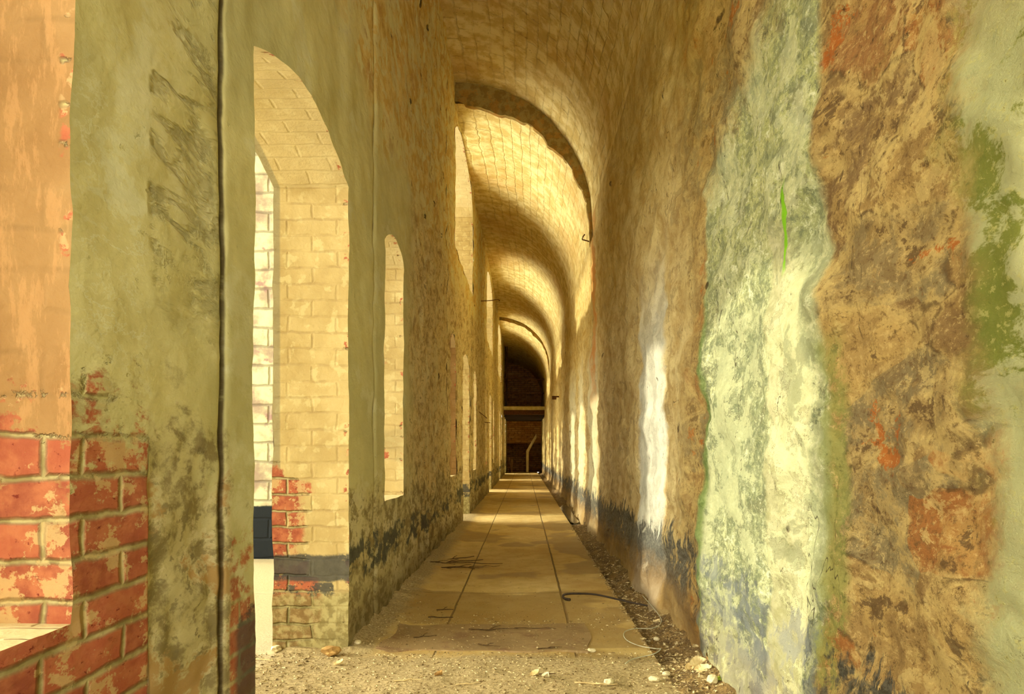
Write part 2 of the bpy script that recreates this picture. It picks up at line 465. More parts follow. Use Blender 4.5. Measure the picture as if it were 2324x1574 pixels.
    c = mix(ck * .85, c, (60, 44, 24))
    ck2 = (1 - ss(ab(noise(xyz(0, y * 2.6, z * .5), .8, 5, .62) - .5), .0, .0022)) * ss(n9, .45, .50) * ss(y, 1.5, 1.7)
    h = n2 * .65 + st * .35 + n6 * .16 - pit * .22
    c = mix(ck2 * .85, c, (52, 36, 18))
    return gam(c, 1.17 - far * .27, 1.0), h, .03

# ---- vault
def f_vault():
    P, x, y, z = pos()
    n1 = noise(P, 1.0, 4, .6); n2 = noise(P, 6, 6, .65); n3 = noise(P, 30, 5, .65)
    u = x * .8 - z * 1.0
    mo, cell = brick(warp(warp(xyz(y, u, 0), 3, .10), 14, .03), .34, .16, .012)
    c = mix(ss(n2, .40, .60), (212, 182, 112), (238, 216, 154))
    c = mix(cell * .12, c, (174, 134, 72))
    c = mix(mo * .30 * ss(noise(P, 2.2, 4), .42, .6), c, (140, 106, 54))
    c = mix(ss(n1, .5, .65) * .4, c, (206, 160, 92))
    c = mix(ss(n3, .62, .7) * .6, c, (96, 64, 28))
    c = mix(ss(noise(xyz(y, u * .3, 0), 5, 5, .7), .62, .7) * .5, c, (130, 86, 36))
    h = n2 * .5 + n3 * .25 - mo * .3
    return gam(c, 1.10, 1.0), h, .018

def f_ring():
    P, x, y, z = pos()
    n2 = noise(P, 12, 6, .65)
    ang = Sk._b(z - 3.5, 'ARCTAN2', x + .83)
    mo, cell = brick(xyz(ang * 1.7, 0, 0), .17, 5, .012)
    c = mix(ss(n2, .42, .58), (206, 158, 62), (244, 204, 104))
    c = mix(cell * .5, c, (134, 108, 60))
    c = mix(mo * .6, c, (60, 42, 20))
    c = mix(ss(noise(P, 5, 5, .7), .52, .56) * .5, c, (176, 120, 44))
    return c, n2 * .6 - mo * .6, .02

# ---- end wall of bare warm brick
def f_end():
    P, x, y, z = pos()
    n2 = noise(P, 7, 5, .6); n3 = noise(P, 30, 4)
    mo, cell = brick(warp(xyz(x, z, 0), 5, .03), .30, .10, .012)
    c = mix(cell, (196, 136, 70), (224, 166, 96))
    c = mix(ss(n2, .5, .65) * .6, c, (128, 84, 42))
    c = mix(mo * .6, c, (96, 62, 30))
    return c, n2 * .4 + n3 * .2 - mo * .6, .015

# ---- masonry of the casemates outside
def f_case():
    P, x, y, z = pos()
    n2 = noise(P, 4, 6, .65); n3 = noise(P, 24, 5)
    mo, cell = brick(warp(xyz(x + y, z, 0), 4, .05), .42, .17, .012)
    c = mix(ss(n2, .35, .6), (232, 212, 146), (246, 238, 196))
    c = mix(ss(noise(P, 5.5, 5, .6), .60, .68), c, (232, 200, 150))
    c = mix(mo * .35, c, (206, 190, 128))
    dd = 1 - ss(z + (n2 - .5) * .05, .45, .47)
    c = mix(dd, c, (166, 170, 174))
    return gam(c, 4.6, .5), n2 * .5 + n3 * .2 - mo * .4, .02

# ---- floor flags
def f_floor():
    P, x, y, z = pos()
    v = xyz(x, y, 0)
    n1 = noise(v, 1.2, 5, .6); n2 = noise(v, 7, 6, .65); n3 = noise(v, 60, 5, .7)
    c = mix(ss(n2, .35, .65), (196, 164, 98), (212, 182, 118))
    c = mix(ss(n1, .42, .62) * .5, c, (178, 138, 70))
    c = mix(ss(noise(xyz(x, y * .4, 0), 30, 5, .75), .60, .65) * .5, c, (116, 88, 44))
    # joints between the slabs
    er0 = ss((n2 - .5) * .35 + (n1 - .5) * .4 + (3.16 - y) * 1.6, -.06, .12)
    j = 1 - ss(ab(x - .243 + (n2 - .5) * .012), .003, .010)
    j = mx(j, 1 - ss(ab(x + .418 + (n2 - .5) * .012), .002, .007))
    for yy in (4.56, 8.9, 13.4, 17.9):
        j = mx(j, (1 - ss(ab(y - yy + (n2 - .5) * .03), .004, .012)) * .7)
    j = j * (1 - er0)
    c = mix(j * .8, c, (96, 76, 40))
    # damp patches
    dm = ss(noise(warp(v, 1.5, .5), .9, 3, .5) + band(x, .28, .7, .12) * .12 * band(y, 4.6, 8, 1.0) + band(y, 3.3, 4.62, .05) * .14, .56, .60)
    c = mix(dm * .55, c, (130, 98, 46))
    # dry earth trodden in near the door and at the wall foot
    er = ss((n2 - .5) * .35 + (n1 - .5) * .4 + (3.16 - y) * 1.6, -.06, .12)
    er = mx(er, ss((n2 - .5) * .3 - (x + .62) * 1.5, .05, .2) * (1 - ss(y, 10, 14)))
    ec = mix(ss(n3, .35, .65), (138, 116, 74), (184, 160, 112))
    ec = mix(ss(noise(v, 110, 4, .7), .58, .66), ec, (112, 88, 52))
    c = mix(er, c, ec)
    gr = ss(noise(v, 42, 5, .7), .585, .65) * band(y, 3.2, 4.6, .5)
    c = mix(gr * .6, c, (92, 72, 40))
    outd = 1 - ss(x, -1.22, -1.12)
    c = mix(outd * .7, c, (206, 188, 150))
    h = n2 * .25 + n3 * .25 * (.25 + er) - j * .5 + gr * .1
    return c, h, .012, .9 - dm * .25

def f_gutter():
    P, x, y, z = pos()
    n2 = noise(P, 12, 6, .65); n3 = noise(P, 70, 5, .7)
    c = mix(ss(n2, .35, .65), (104, 78, 38), (152, 120, 66))
    c = mix(ss(n3, .5, .65), c, (70, 50, 24))
    c = mix(ss(noise(P, 45, 4, .7), .60, .66) * .6, c, (190, 160, 100))
    wet = band(y + (n2 - .5) * .5, 9.1, 12.2, .15) * band(x + (n2 - .5) * .06, .60, .74, .02)
    return mix(wet, c, (120, 108, 84)), (n2 * .6 + n3 * .5) * (1 - wet), .02, .95 - wet * .88

M = {}
M['left'] = material('flaking_plaster', f_left)
M['jamb'] = material('painted_brick', f_jamb)
M['right'] = material('rubble_limewash', f_right)
M['vault'] = material('vault_brick', f_vault)
M['ring'] = material('ring_brick', f_ring)
M['end'] = material('end_brick', f_end)
M['case'] = material('casemate_masonry', f_case)
M['floor'] = material('floor_slabs', f_floor, spec=.3)
M['gutter'] = material('gutter_bed', f_gutter, spec=.5)

def f_flat(a, b, scale=20, bump=.004, vec=(1, 1, 1)):
    def g():
        P, x, y, z = pos()
        n = noise(xyz(x * vec[0], y * vec[1], z * vec[2]), scale, 5, .65)
        return mix(ss(n, .3, .7), a, b), n, bump
    return g
M['concrete'] = material('pale_concrete', f_flat((196, 176, 108), (222, 204, 140), 6))
M['rust'] = material('rusted_iron', f_flat((70, 46, 24), (120, 74, 36), 30), rough=.8)
M['darkmetal'] = material('dark_rusted_iron', f_flat((40, 30, 20), (66, 46, 28), 40), rough=.6, spec=.4)
M['timber'] = material('weathered_timber', f_flat((206, 178, 124), (232, 210, 160), 12, .003, (1, 1, .2)))
M['oldwood'] = material('old_dark_timber', f_flat((128, 92, 52), (160, 118, 70), 12))
M['wire'] = material('galvanised_wire', f_flat((170, 164, 130), (206, 200, 170), 40), rough=.5, spec=.5)
M['stonechip'] = material('pale_stone', f_flat((206, 186, 140), (232, 216, 176), 24, .006))
M['leaf'] = material('dry_leaf', f_flat((218, 188, 130), (238, 214, 164), 30, .003))
M['leafdark'] = material('dry_dark_leaf', f_flat((148, 110, 60), (186, 146, 84), 30, .003))
M['twig'] = material('twig_bark', f_flat((72, 52, 28), (104, 78, 44), 60, .002))
M['twigpale'] = material('pale_twig', f_flat((190, 160, 104), (220, 194, 140), 60, .002))
def f_litter():
    P, x, y, z = pos()
    n = noise(P, 55, 2, .5)
    c = mix(ss(n, .42, .52), (110, 86, 50), (168, 144, 98))
    return mix(ss(n, .58, .62), c, (216, 196, 148)), None, 0
M['litter'] = material('floor_litter', f_litter)
def f_mat():
    P, x, y, z = pos()
    n1 = noise(P, 3, 5, .6); n2 = noise(P, 30, 5, .65)
    w = Sk._b(y * 900.0, 'SINE', None)
    c = mix(ss(n1, .35, .65), (142, 114, 74), (166, 136, 92))
    c = mix(ss(noise(P, 7, 5, .6), .55, .65) * .6, c, (128, 92, 64))
    c = mix(ss(n2, .58, .66) * .5, c, (186, 158, 108))
    return c, n2 * .4 + w * .12, .006
M['rubber'] = material('worn_ribbed_sheet', f_mat, rough=.75)

# ------------------------------------------------------------------ left wall face with its openings
YS = ycols(YB, YE)
eps = 1e-6
marks = []
for o in LOW + HIGH: marks += [o[0], o[1]]
for gy in (1.505, 1.875, 3.78): marks += [gy - .012, gy, gy + .012]
YS = np.unique(np.round(np.concatenate([YS, np.array(marks)]), 5))
keep = [True] * len(YS)                     # drop columns crowding an arris
mset = set(np.round(marks, 5))
for i in range(1, len(YS) - 1):
    if YS[i] not in mset and (min(YS[i] - YS[i - 1], YS[i + 1] - YS[i]) < .005): keep[i] = False
YS = YS[np.array(keep)]

def op_at(ym, lst):
    for o in lst:
        if o[0] - eps < ym < o[1] + eps: return o
    return None

SEG_ROWS = [34, 84, 60, 66, 22]             # below sill, sill-arch, arch-high sill, high sill-arch, to crown
def build_left(name, X, mat, amp, rows, flip, ext=0.0):
    g = Grid()
    def levels(y, lo, hi):
        a = arch(y, lo) if lo else 2.2 + 0 * y
        zl = lo[2] if lo else .64
        hs = hi[2] if hi else 3.42
        ha = arch(y, hi) if hi else 4.72
        return [0.0 * y - .03, zl + 0 * y, a + 0 * y, hs + 0 * y, ha + 0 * y, crown(y) + .03]
    runs = []; cur = None
    for i in range(len(YS) - 1):
        ym = (YS[i] + YS[i + 1]) / 2
        key = (op_at(ym, LOW), op_at(ym, HIGH), ym > 8.2, ym > 22.3)
        if cur and cur[0] == key: cur[2] = i + 1
        else: cur = [key, i, i + 1]; runs.append(cur)
    for (lo, hi, _, _), a, b in runs:
        yy = YS[a:b + 1]
        L = levels(yy, lo, hi)
        for k in range(5):
            if lo and k == 1: continue
            if hi and k == 3: continue
            if lo and lo[5] == 'door' and k == 0: continue
            n = rows[k]; t = np.linspace(0, 1, n + 1)
            # vary the break height smoothly is not needed: breaks are shared
            Z = L[k][:, None] * (1 - t) + L[k + 1][:, None] * t
            P = np.stack([np.full_like(Z, X), np.repeat(yy[:, None], n + 1, 1), Z], -1)
            g.add(P, flip)
    V = wobble(g.verts(), amp)
    if name == 'wall_left':
        V0 = g.verts()
        dep = np.zeros(len(V))
        for gy, w, dpt in ((1.875, .014, .032), (3.78, .02, .028), (7.32, .03, .03), (10.86, .04, .03)):
            dep = np.maximum(dep, dpt * np.clip(1 - np.abs(V0[:, 1] - gy) / w, 0, 1))
        V[:, 0] -= dep
        # eroded rubble low on the pier between the first window and the door
        er = np.clip((V0[:, 1] - 1.50) / .02, 0, 1) * np.clip((1.86 - V0[:, 1]) / .03, 0, 1) * np.clip((1.05 - V0[:, 2]) / .3, 0, 1)
        V[:, 0] -= er * (.012 + .012 * fbm(V0 * 9 + 5, 3))
        lump = np.clip((V0[:, 1] - 4.9) / .6, 0, 1)
        V[:, 0] += lump * .014 * fbm(V0 * 7 + 15, 4)
    return mesh_obj(name, V, g.faces(), mat, kind='structure')
build_left('wall_left', XL, M['left'], .006, SEG_ROWS, True)
build_left('wall_outer', XO, M['case'], .006, [10, 20, 14, 16, 6], False)

# reveals, soffits, sills: one lining per opening
def lining(o, name):
    y0, y1, zl, zs, r, kind = o
    near = 0 < y0 < 6
    nx = 22 if near else 8
    nz = 90 if near else 30
    if y0 < 5 and zl > 3: nz = 20
    xs = np.linspace(XL, XO, nx)
    g = Grid()
    zb = zl if kind == 'window' else -.03
    z = np.linspace(zb, float(arch(np.array([y0]), o)[0]), nz)
    for yy, fl in ((y0, False), (y1, True)):
        Z, Xx = np.meshgrid(z, xs, indexing='ij')
        g.add(np.stack([Xx, np.full_like(Z, yy), Z], -1), fl)
    ys = YS[(YS >= y0 - eps) & (YS <= y1 + eps)]
    if len(ys) < 14: ys = np.linspace(y0, y1, 14)
    A = arch(ys, o)
    g.add(np.stack([np.repeat(xs[None, :], len(ys), 0), np.repeat(ys[:, None], nx, 1), np.repeat(A[:, None], nx, 1)], -1), False)
    if kind == 'window':
        g.add(np.stack([np.repeat(xs[None, :], len(ys), 0), np.repeat(ys[:, None], nx, 1), np.full((len(ys), nx), zl)], -1), True)
    V = wobble(g.verts(), .006)
    V0 = g.verts()
    mesh_obj(name, V, g.faces(), M['jamb'], kind='structure')
wi = di = 1
for o in LOW + HIGH:
    if o[5] == 'door': lining(o, 'door_%d' % di); di += 1
    else: lining(o, 'window_%d' % wi); wi += 1

# ------------------------------------------------------------------ right wall, vault
def section(y):                              # springing height on the right
    return crown(y) - 1.62
YR = ycols(YB, YE)
YR = np.unique(np.concatenate([YR, [8.2, 8.2001, 22.3, 22.3001]]))
g = Grid(); n = 230
t = np.linspace(0, 1, n + 1)
S = section(YR)
Z = -.10 + (S[:, None] + .10) * t[None, :] ** 1.08
X = np.full_like(Z, XR)
X = X + .035 * np.clip((.22 - Z) / .3, 0, 1) * -1           # spread foot
P = np.stack([X, np.repeat(YR[:, None], n + 1, 1), Z], -1)
g.add(P)
V0 = g.verts(); V = V0.copy()
fade = np.clip((section(V0[:, 1]) - V0[:, 2]) / .3, .0, 1)
V[:, 0] += fade * (.024 * fbm(V0 * np.array([1, 3.2, 4.5]) + 9, 5, .55) + .020 * vnoise(V0 * 1.1 + 4))
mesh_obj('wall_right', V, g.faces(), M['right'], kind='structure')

g = Grid(); n = 60
th = np.concatenate([[0], np.linspace(0, math.pi / 2, n), ])
YV = np.unique(np.concatenate([YR[::1][YR < 3][::3], YR[YR >= 3][::2], [8.2, 8.2001, 22.3, 22.3001, YE]]))
Rr = 1.64
C = crown(YV)
ZZ = (C - 1.62)[:, None] + 1.62 * np.sin(th)[None, :]
XX = np.repeat((XL + Rr * np.cos(th))[None, :], len(YV), 0)
seg = np.searchsorted([8.20005, 22.30005], YV)
for k in range(3):
    m = seg == k
    XX[:, -1] = XL - .15; XX[:, 0] = XR + .06; ZZ[:, 0] = crown(YV) - 1.80
    g.add(np.stack([XX[m], np.repeat(YV[m][:, None], n + 1, 1), ZZ[m]], -1))
V0 = g.verts(); V = V0.copy()
d = .010 * fbm(V0 * 4 + 2, 4)
dirv = np.stack([V0[:, 0] - XL, np.zeros(len(V)), V0[:, 2] - (crown(V0[:, 1]) - 1.62)], 1) / 1.63
V += dirv * (d * np.clip((V0[:, 2] - section(V0[:, 1])) / .2, 0, 1))[:, None]
mesh_obj('ceiling', V, g.faces(), M['vault'], kind='structure')
# unseen masonry behind and above, added to block light leaks
def core(name, b):
    v = [(x, y, z) for x in b[:2] for y in b[2:4] for z in b[4:]]
    mesh_obj(name, v, [(0, 1, 3, 2), (4, 6, 7, 5), (0, 4, 5, 1), (2, 3, 7, 6), (0, 2, 6, 4), (1, 5, 7, 3)], M['case'], smooth=False, kind='structure')
core('wall_right_core', (.93, 1.6, YB, YE + 3, -.2, 6.1))
core('ceiling_core', (-1.30, 1.6, YB, YE + 3, 5.45, 6.1))
# stepped face of the lower vault ring
def ring(y, z_hi, z_lo, name):
    a = np.linspace(-.04, math.pi / 2 + .08, 71)
    g = Grid(); k = np.linspace(0, 1, 7)
    lo = np.stack([XL + (Rr - .0) * np.cos(a), z_lo - 1.62 + 1.62 * np.sin(a)], -1)
    hi = np.stack([XL + (Rr + .02) * np.cos(a), z_hi + .01 - 1.62 + 1.62 * np.sin(a)], -1)
    jit = .02 * vnoise(np.stack([a * 9, a * 0, a * 0 + 3], 1))
    P2 = lo[:, None, :] * (1 - k[None, :, None]) + hi[:, None, :] * k[None, :, None]
    P2[:, 0, 1] -= .02 + jit
    P2[:, 0, 0] -= .015 * np.cos(a)
    P = np.stack([P2[..., 0], np.full(P2.shape[:2], y), P2[..., 1]], -1)
    rad = np.stack([np.cos(a), 0 * a, np.sin(a)], 1)
    q_ = P.reshape(-1, 3); nz_ = .022 * fbm(q_ * 6, 4).reshape(P.shape[:2])
    P = P + rad[:, None, :] * (nz_ * np.linspace(1, 0, 7)[None, :])[..., None]
    P[..., 1] -= .012 + .02 * np.abs(fbm(q_ * 9 + 4, 3)).reshape(P.shape[:2])
    g.add(P, True)
    # underside lip joining back to the vault
    Q = np.stack([P[:, 0, :], P[:, 0, :] + np.array([0, .09, .01])], 1)
    g.add(Q)
    mesh_obj(name, g.verts(), g.faces(), M['ring'], kind='structure')
ring(8.2, 5.37, 5.12, 'trim_1')
ring(22.3, 5.33, 5.24, 'trim_2')

# ------------------------------------------------------------------ floor and gutter
g = Grid()
yf = np.unique(np.round(np.concatenate([np.arange(YB, 1.2, .3), np.arange(1.2, 5, .02), np.arange(5, YE + .1, .15)]), 4))
xf = np.concatenate([np.linspace(XL - .02, GUT, 90)])
Yg, Xg = np.meshgrid(yf, xf, indexing='ij')
Pf = np.stack([Xg, Yg, np.zeros_like(Xg)], -1)
def floor_z(x, y):
    p = np.stack([np.asarray(x) * 1.0, np.asarray(y) * 1.0, np.zeros(np.size(x))], 1)
    e = np.clip((3.2 - p[:, 1]) / .3, 0, 1)
    wl = np.clip((p[:, 0] - (XL + .22)) / -.22, 0, 1) * np.clip((12 - p[:, 1]) / 6, 0, 1) * (p[:, 0] > XL - .3)
    ins = 1 - ((p[:, 1] > 2.1) & (p[:, 1] < 3.2)) * .8
    return .004 * fbm(p * 4, 3) + e * (.004 + .005 * fbm(p * 14 + 5, 4)) + wl * ins * (.035 + .02 * fbm(p * 8 + 9, 3))
Vf = Pf.reshape(-1, 3); Vf[:, 2] = floor_z(Vf[:, 0], Vf[:, 1])
g.add(Pf.copy() if False else Vf.reshape(Pf.shape))
# edge of the slabs down into the gutter
edge = Vf.reshape(Pf.shape)[:, -1, :]
g.add(np.stack([edge, edge + np.array([.004, 0, -.07])], 1))
mesh_obj('floor', g.verts(), g.faces(), M['floor'], kind='structure')
g = Grid()
xg = np.linspace(GUT - .02, XR + .03, 26)
Yg, Xg = np.meshgrid(yf, xg, indexing='ij')
def gutter_z(x, y):
    x = np.asarray(x, float); y = np.asarray(y, float)
    p = np.stack([x, y, np.zeros(np.size(x))], 1)
    u = (x - GUT) / (XR - GUT)
    near = np.clip((3.3 - y) / .5, 0, 1)
    b = -.035 + .085 * np.clip(u - .25, 0, 1) ** 1.3 + .012 * fbm(p * 11, 4) + .008 * vnoise(p * 40)
    wet = np.clip(1 - np.abs(y - 10.6) / 1.9, 0, 1) > 0
    b = np.where(wet & (u < .85), np.minimum(b, -.03), b)
    return b * (1 - near) + near * (.004 + .05 * np.clip(u, 0, 1) ** 1.5 + .008 * fbm(p * 14, 4))
Zg = gutter_z(Xg.ravel(), Yg.ravel()).reshape(Xg.shape)
g.add(np.stack([Xg, Yg, Zg], -1))
mesh_obj('floor_gutter', g.verts(), g.faces(), M['gutter'], kind='structure')

# outside ground of the casemates
g = Grid()
xo = np.linspace(-5.6, XL - .01, 60); yo = np.arange(YB, YE + .1, .12)
Yg, Xg = np.meshgrid(yo, xo, indexing='ij')
Zo = floor_z(Xg.ravel(), Yg.ravel()).reshape(Xg.shape) - .004
g.add(np.stack([Xg, Yg, Zo], -1))
mesh_obj('floor_casemate', g.verts(), g.faces(), M['floor'], kind='structure')

def box_mesh(x0, x1, y0, y1, z0, z1, nseg=(2, 2, 2)):
    v = [(x, y, z) for x in (x0, x1) for y in (y0, y1) for z in (z0, z1)]
    f = [(0, 1, 3, 2), (4, 6, 7, 5), (0, 4, 5, 1), (2, 3, 7, 6), (0, 2, 6, 4), (1, 5, 7, 3)]
    return v, f
def struct_box(name, b, mat):
    v, f = box_mesh(*b)
    return mesh_obj(name, v, f, mat, smooth=False, kind='structure')
for i in range(len(BAYS)):
    c0 = BAYS[i] + 3.94
    if i == 4: c0 = 32.4
    struct_box('wall_casemate', (-5.3, XO + .005, c0, c0 + .8, -.1, 5.6), M['case'])
struct_box('wall_casemate', (-5.3, XO + .005, YB, YB + .5, -.1, 5.6), M['case'])
struct_box('ceiling_casemate_added', (-5.3, XO + .005, YB, YE + 1, 5.6, 5.9), M['case'])  # unseen roof, added to darken the casemates and narrow their daylight

# ------------------------------------------------------------------ end wall with a low dark recess
def end_wall():
    g = Grid()
    z_op = 1.36
    zz = np.linspace(z_op, 5.4, 60); xx = np.linspace(XL - .02, XR + .02, 30)
    Zm, Xm = np.meshgrid(zz, xx, indexing='ij')
    P = np.stack([Xm, np.full_like(Zm, YE - .05), Zm], -1)
    P[..., 1] += .012 * fbm(P.reshape(-1, 3) * 8, 3).reshape(Zm.shape)
    g.add(P)
    g.add(np.stack([P[0], P[0] + np.array([0, .5, 0])], 1))           # soffit of the recess
    mesh_obj('wall_end', g.verts(), g.faces(), M['end'], kind='structure')
    v, f = [], []
    y0, y1 = YE - .06, YE + 2.6
    a_, b_ = XL - .15, XR + .15
    v = [(a_, y0, -.02), (b_, y0, -.02), (b_, y1, -.02), (a_, y1, -.02),
         (a_, y0, 1.9), (b_, y0, 1.9), (b_, y1, 1.9), (a_, y1, 1.9)]
    f = [(0, 1, 2, 3), (4, 7, 6, 5), (1, 5, 6, 2), (0, 3, 7, 4), (3, 2, 6, 7)]
    mesh_obj('wall_recess', v, f, M['end'], smooth=False, kind='structure')
end_wall()

# ------------------------------------------------------------------ things
def put(o, label, cat, group=None):
    o['label'] = label; o['category'] = cat; o['kind'] = 'thing'
    if group: o['group'] = group
    return o
def empty(name, loc, label, cat, group=None):
    o = bpy.data.objects.new(name, None); COL.objects.link(o); o.location = loc
    o.empty_display_size = .1
    return put(o, label, cat, group)

def tube(pts, rad, seg=8, jitter=0):
    """verts and faces of a closed tube along pts; rad a number or a list"""
    pts = [Vector(p) for p in pts]; n = len(pts)
    rads = rad if isinstance(rad, (list, tuple)) else [rad] * n
    v, f = [], []
    up = Vector((0, 0, 1))
    for i, p in enumerate(pts):
        d = (pts[min(i + 1, n - 1)] - pts[max(i - 1, 0)]).normalized()
        a = d.cross(up if abs(d.z) < .95 else Vector((1, 0, 0))).normalized(); b = a.cross(d)
        for k in range(seg):
            t_ = 2 * math.pi * k / seg
            r = rads[i] * (1 + random.uniform(-jitter, jitter))
            v.append(p + a * math.cos(t_) * r + b * math.sin(t_) * r)
    for i in range(n - 1):
        for k in range(seg):
            f.append((i * seg + k, i * seg + (k + 1) % seg, (i + 1) * seg + (k + 1) % seg, (i + 1) * seg + k))
    f.append(tuple(range(seg))[::-1]); f.append(tuple((n - 1) * seg + k for k in range(seg)))
    return v, f
def smooth_pts(pts, k=5):
    pts = [Vector(p) for p in pts]; out = []
    for i in range(len(pts) - 1):
        p0 = pts[max(i - 1, 0)]; p1 = pts[i]; p2 = pts[i + 1]; p3 = pts[min(i + 2, len(pts) - 1)]
        for j in range(k):
            t_ = j / k
            out.append(.5 * ((2 * p1) + (p2 - p0) * t_ + (2 * p0 - 5 * p1 + 4 * p2 - p3) * t_ ** 2 + (3 * p1 - p0 - 3 * p2 + p3) * t_ ** 3))
    out.append(pts[-1]); return out
def fz(x, y):
    if x > GUT: return float(gutter_z([x], [y])[0])
    return float(floor_z([x], [y])[0])

def slanted_prism(quad, axis, th):
    v = [Vector(q) for q in quad] + [Vector(q) + Vector(axis) * th for q in quad]
    n = len(quad)
    f = [tuple(range(n))[::-1], tuple(range(n, 2 * n))] + [(i, (i + 1) % n, n + (i + 1) % n, n + i) for i in range(n)]
    return v, f

# gallery slab spanning the corridor near its end
gl = empty('gallery_slab', (0, 27.0, 2.6), 'pale concrete gallery slab on dark rusty beams, spanning the corridor before the end wall', 'gallery')
def child(name, v, f, mat, parent, smooth=False, label=None):
    o = mesh_obj(name, [Vector(p) - parent.location for p in v], f, mat, parent, smooth)
    if label: o['label'] = label
    return o
v, f = box_mesh(XL - .02, XR + .02, 27.0, 32.45, 2.60, 2.74); child('slab', v, f, M['concrete'], gl)
v, f = box_mesh(XL - .02, XR + .02, 27.06, 27.18, 2.42, 2.60); child('edge_beam', v, f, M['rust'], gl)
v, f = box_mesh(XL - .02, XR + .02, 27.03, 27.10, 2.56, 2.60); child('beam_flange', v, f, M['rust'], gl)
for yb in (28.0, 29.1, 30.2, 31.3):
    v, f = box_mesh(XL - .02, XR + .02, yb, yb + .16, 2.36, 2.60)
    child('cross_beam', v, f, M['darkmetal'], gl)
for xb in (-.45, .0, .45):
    v, f = box_mesh(xb - .05, xb + .05, 27.2, 32.4, 2.50, 2.60)
    child('joist', v, f, M['oldwood'], gl)
# wooden prop: post and raking strut
pr = empty('timber_prop', (.13, 31.4, 0), 'pale timber prop with raking strut standing under the gallery slab', 'timber prop')
v, f = slanted_prism([(.08, 31.4, 0), (.20, 31.4, 0), (.20, 31.4, .92), (.08, 31.4, .98)], (0, 1, 0), .10); child('post', v, f, M['timber'], pr)
v, f = slanted_prism([(.07, 31.395, .96), (.20, 31.395, .93), (.56, 31.395, 1.60), (.545, 31.395, 1.78)], (0, 1, 0), .10); child('strut', v, f, M['timber'], pr)
# two leaning boards at the far left
for (a, lab) in (((-.60, 31.6, -.52, .60, .03), 'upright dark board standing left of the timber prop, right one of two'),
                 ((-.74, 31.7, -.66, .66, -.12), 'dark board leaning on the left wall before the end wall')):
    x0, yb, x1, zt, lean = a
    v, f = slanted_prism([(x0 - lean, yb, 0), (x1 - lean, yb, 0), (x1, yb, zt), (x0, yb, zt + .02)], (0, 1, 0), .05)
    o = mesh_obj('wooden_board', v, f, M['oldwood'], smooth=False); put(o, lab, 'board')
# tie rods above the slab
for zz, yy, lab in ((3.86, 27.3, 'upper thin iron tie rod crossing the corridor above the gallery slab'), (3.28, 27.3, 'lower thin iron tie rod crossing the corridor just above the gallery slab')):
    v, f = tube([(XL - .02, yy, zz + .03), (XR + .02, yy, zz - .03 if zz > 3.5 else zz)], .014)
    put(mesh_obj('tie_rod', v, f, M['rust']), lab, 'tie rod')
for xx, lab in ((XL + .06, 'left thin vertical iron pipe on the left wall over the gallery slab'), (XL + .13, 'right thin vertical iron pipe on the left wall over the gallery slab')):
    v, f = tube([(xx, 27.6, 2.735), (xx, 27.6, 5.2)], .016)
    put(mesh_obj('iron_pipe', v, f, M['rust']), lab, 'pipe')
# iron pins in the walls
v, f = tube(smooth_pts([(XL - .03, 12.9, 3.79), (-.62, 12.85, 3.79), (-.50, 12.8, 3.80), (-.46, 12.8, 3.77)]), .008)
put(mesh_obj('iron_pin', v, f, M['rust']), 'long thin iron pin sticking out high on the left wall', 'iron pin')
v, f = tube([(XL - .03, 12.6, 1.70), (XL + .12, 13.0, 1.58)], .007)
put(mesh_obj('iron_pin', v, f, M['rust']), 'short iron pin sloping down low on the left wall, nearer one of the pair', 'iron pin')
v, f = tube([(XL - .03, 14.0, 1.55), (XL + .13, 14.0, 1.54)], .007)
put(mesh_obj('iron_pin', v, f, M['rust']), 'short level iron pin low on the left wall, further one of the pair', 'iron pin')
v, f = tube(smooth_pts([(XR + .03, 8.35, 3.50), (.735, 8.35, 3.53), (.71, 8.35, 3.54), (.72, 8.35, 3.575), (.74, 8.35, 3.60)]), .008)
put(mesh_obj('iron_hook', v, f, M['rust']), 'small bent iron hook high on the right wall by the vault springing', 'hook')
hk = empty('iron_bracket', (XR, 16.0, 2.21), 'small rusty iron bracket halfway up the right wall in the distance', 'bracket')
v, f = box_mesh(XR - .16, XR + .03, 15.98, 16.02, 2.22, 2.25); child('arm', v, f, M['rust'], hk)
v, f = box_mesh(XR - .16, XR - .06, 15.97, 16.03, 2.17, 2.22); child('lug', v, f, M['rust'], hk)

# ribbed sheet lying over the threshold
def sheet():
    xs = np.linspace(-.70, .30, 60); ys = np.linspace(3.22, 3.70, 34)
    Yg, Xg = np.meshgrid(ys, xs, indexing='ij')
    e1 = .03 * vnoise(np.stack([xs * 6, xs * 0, xs * 0], 1)); e2 = .03 * vnoise(np.stack([xs * 5, xs * 0 + 7, xs * 0], 1))
    tt = (Yg - 3.22) / .48
    Xg = Xg + .04 * np.abs(Xg + .2) / .5 * vnoise(np.stack([Yg.ravel() * 4, Yg.ravel() * 0 + 3, Yg.ravel() * 0], 1)).reshape(Xg.shape)
    Yw = 3.22 + e1[None, :] + tt * (.48 + e2[None, :] - e1[None, :])
    Zt = floor_z(Xg.ravel(), Yw.ravel()).reshape(Xg.shape) + .007 + .003 * vnoise(np.stack([Xg.ravel() * 5, Yw.ravel() * 5, Yw.ravel() * 0], 1)).reshape(Xg.shape)
    top = np.stack([Xg, Yw, Zt], -1); bot = top - np.array([0, 0, .010])
    g = Grid(); g.add(top); g.add(bot, True)
    for A, B in ((top[0], bot[0]), (top[-1], bot[-1]), (top[:, 0], bot[:, 0]), (top[:, -1], bot[:, -1])):
        g.add(np.stack([A, B], 1))
    return g
g = sheet()
put(mesh_obj('floor_mat', g.verts(), g.faces(), M['rubber']), 'worn brown ribbed mat lying across the floor past the near doorway', 'mat')

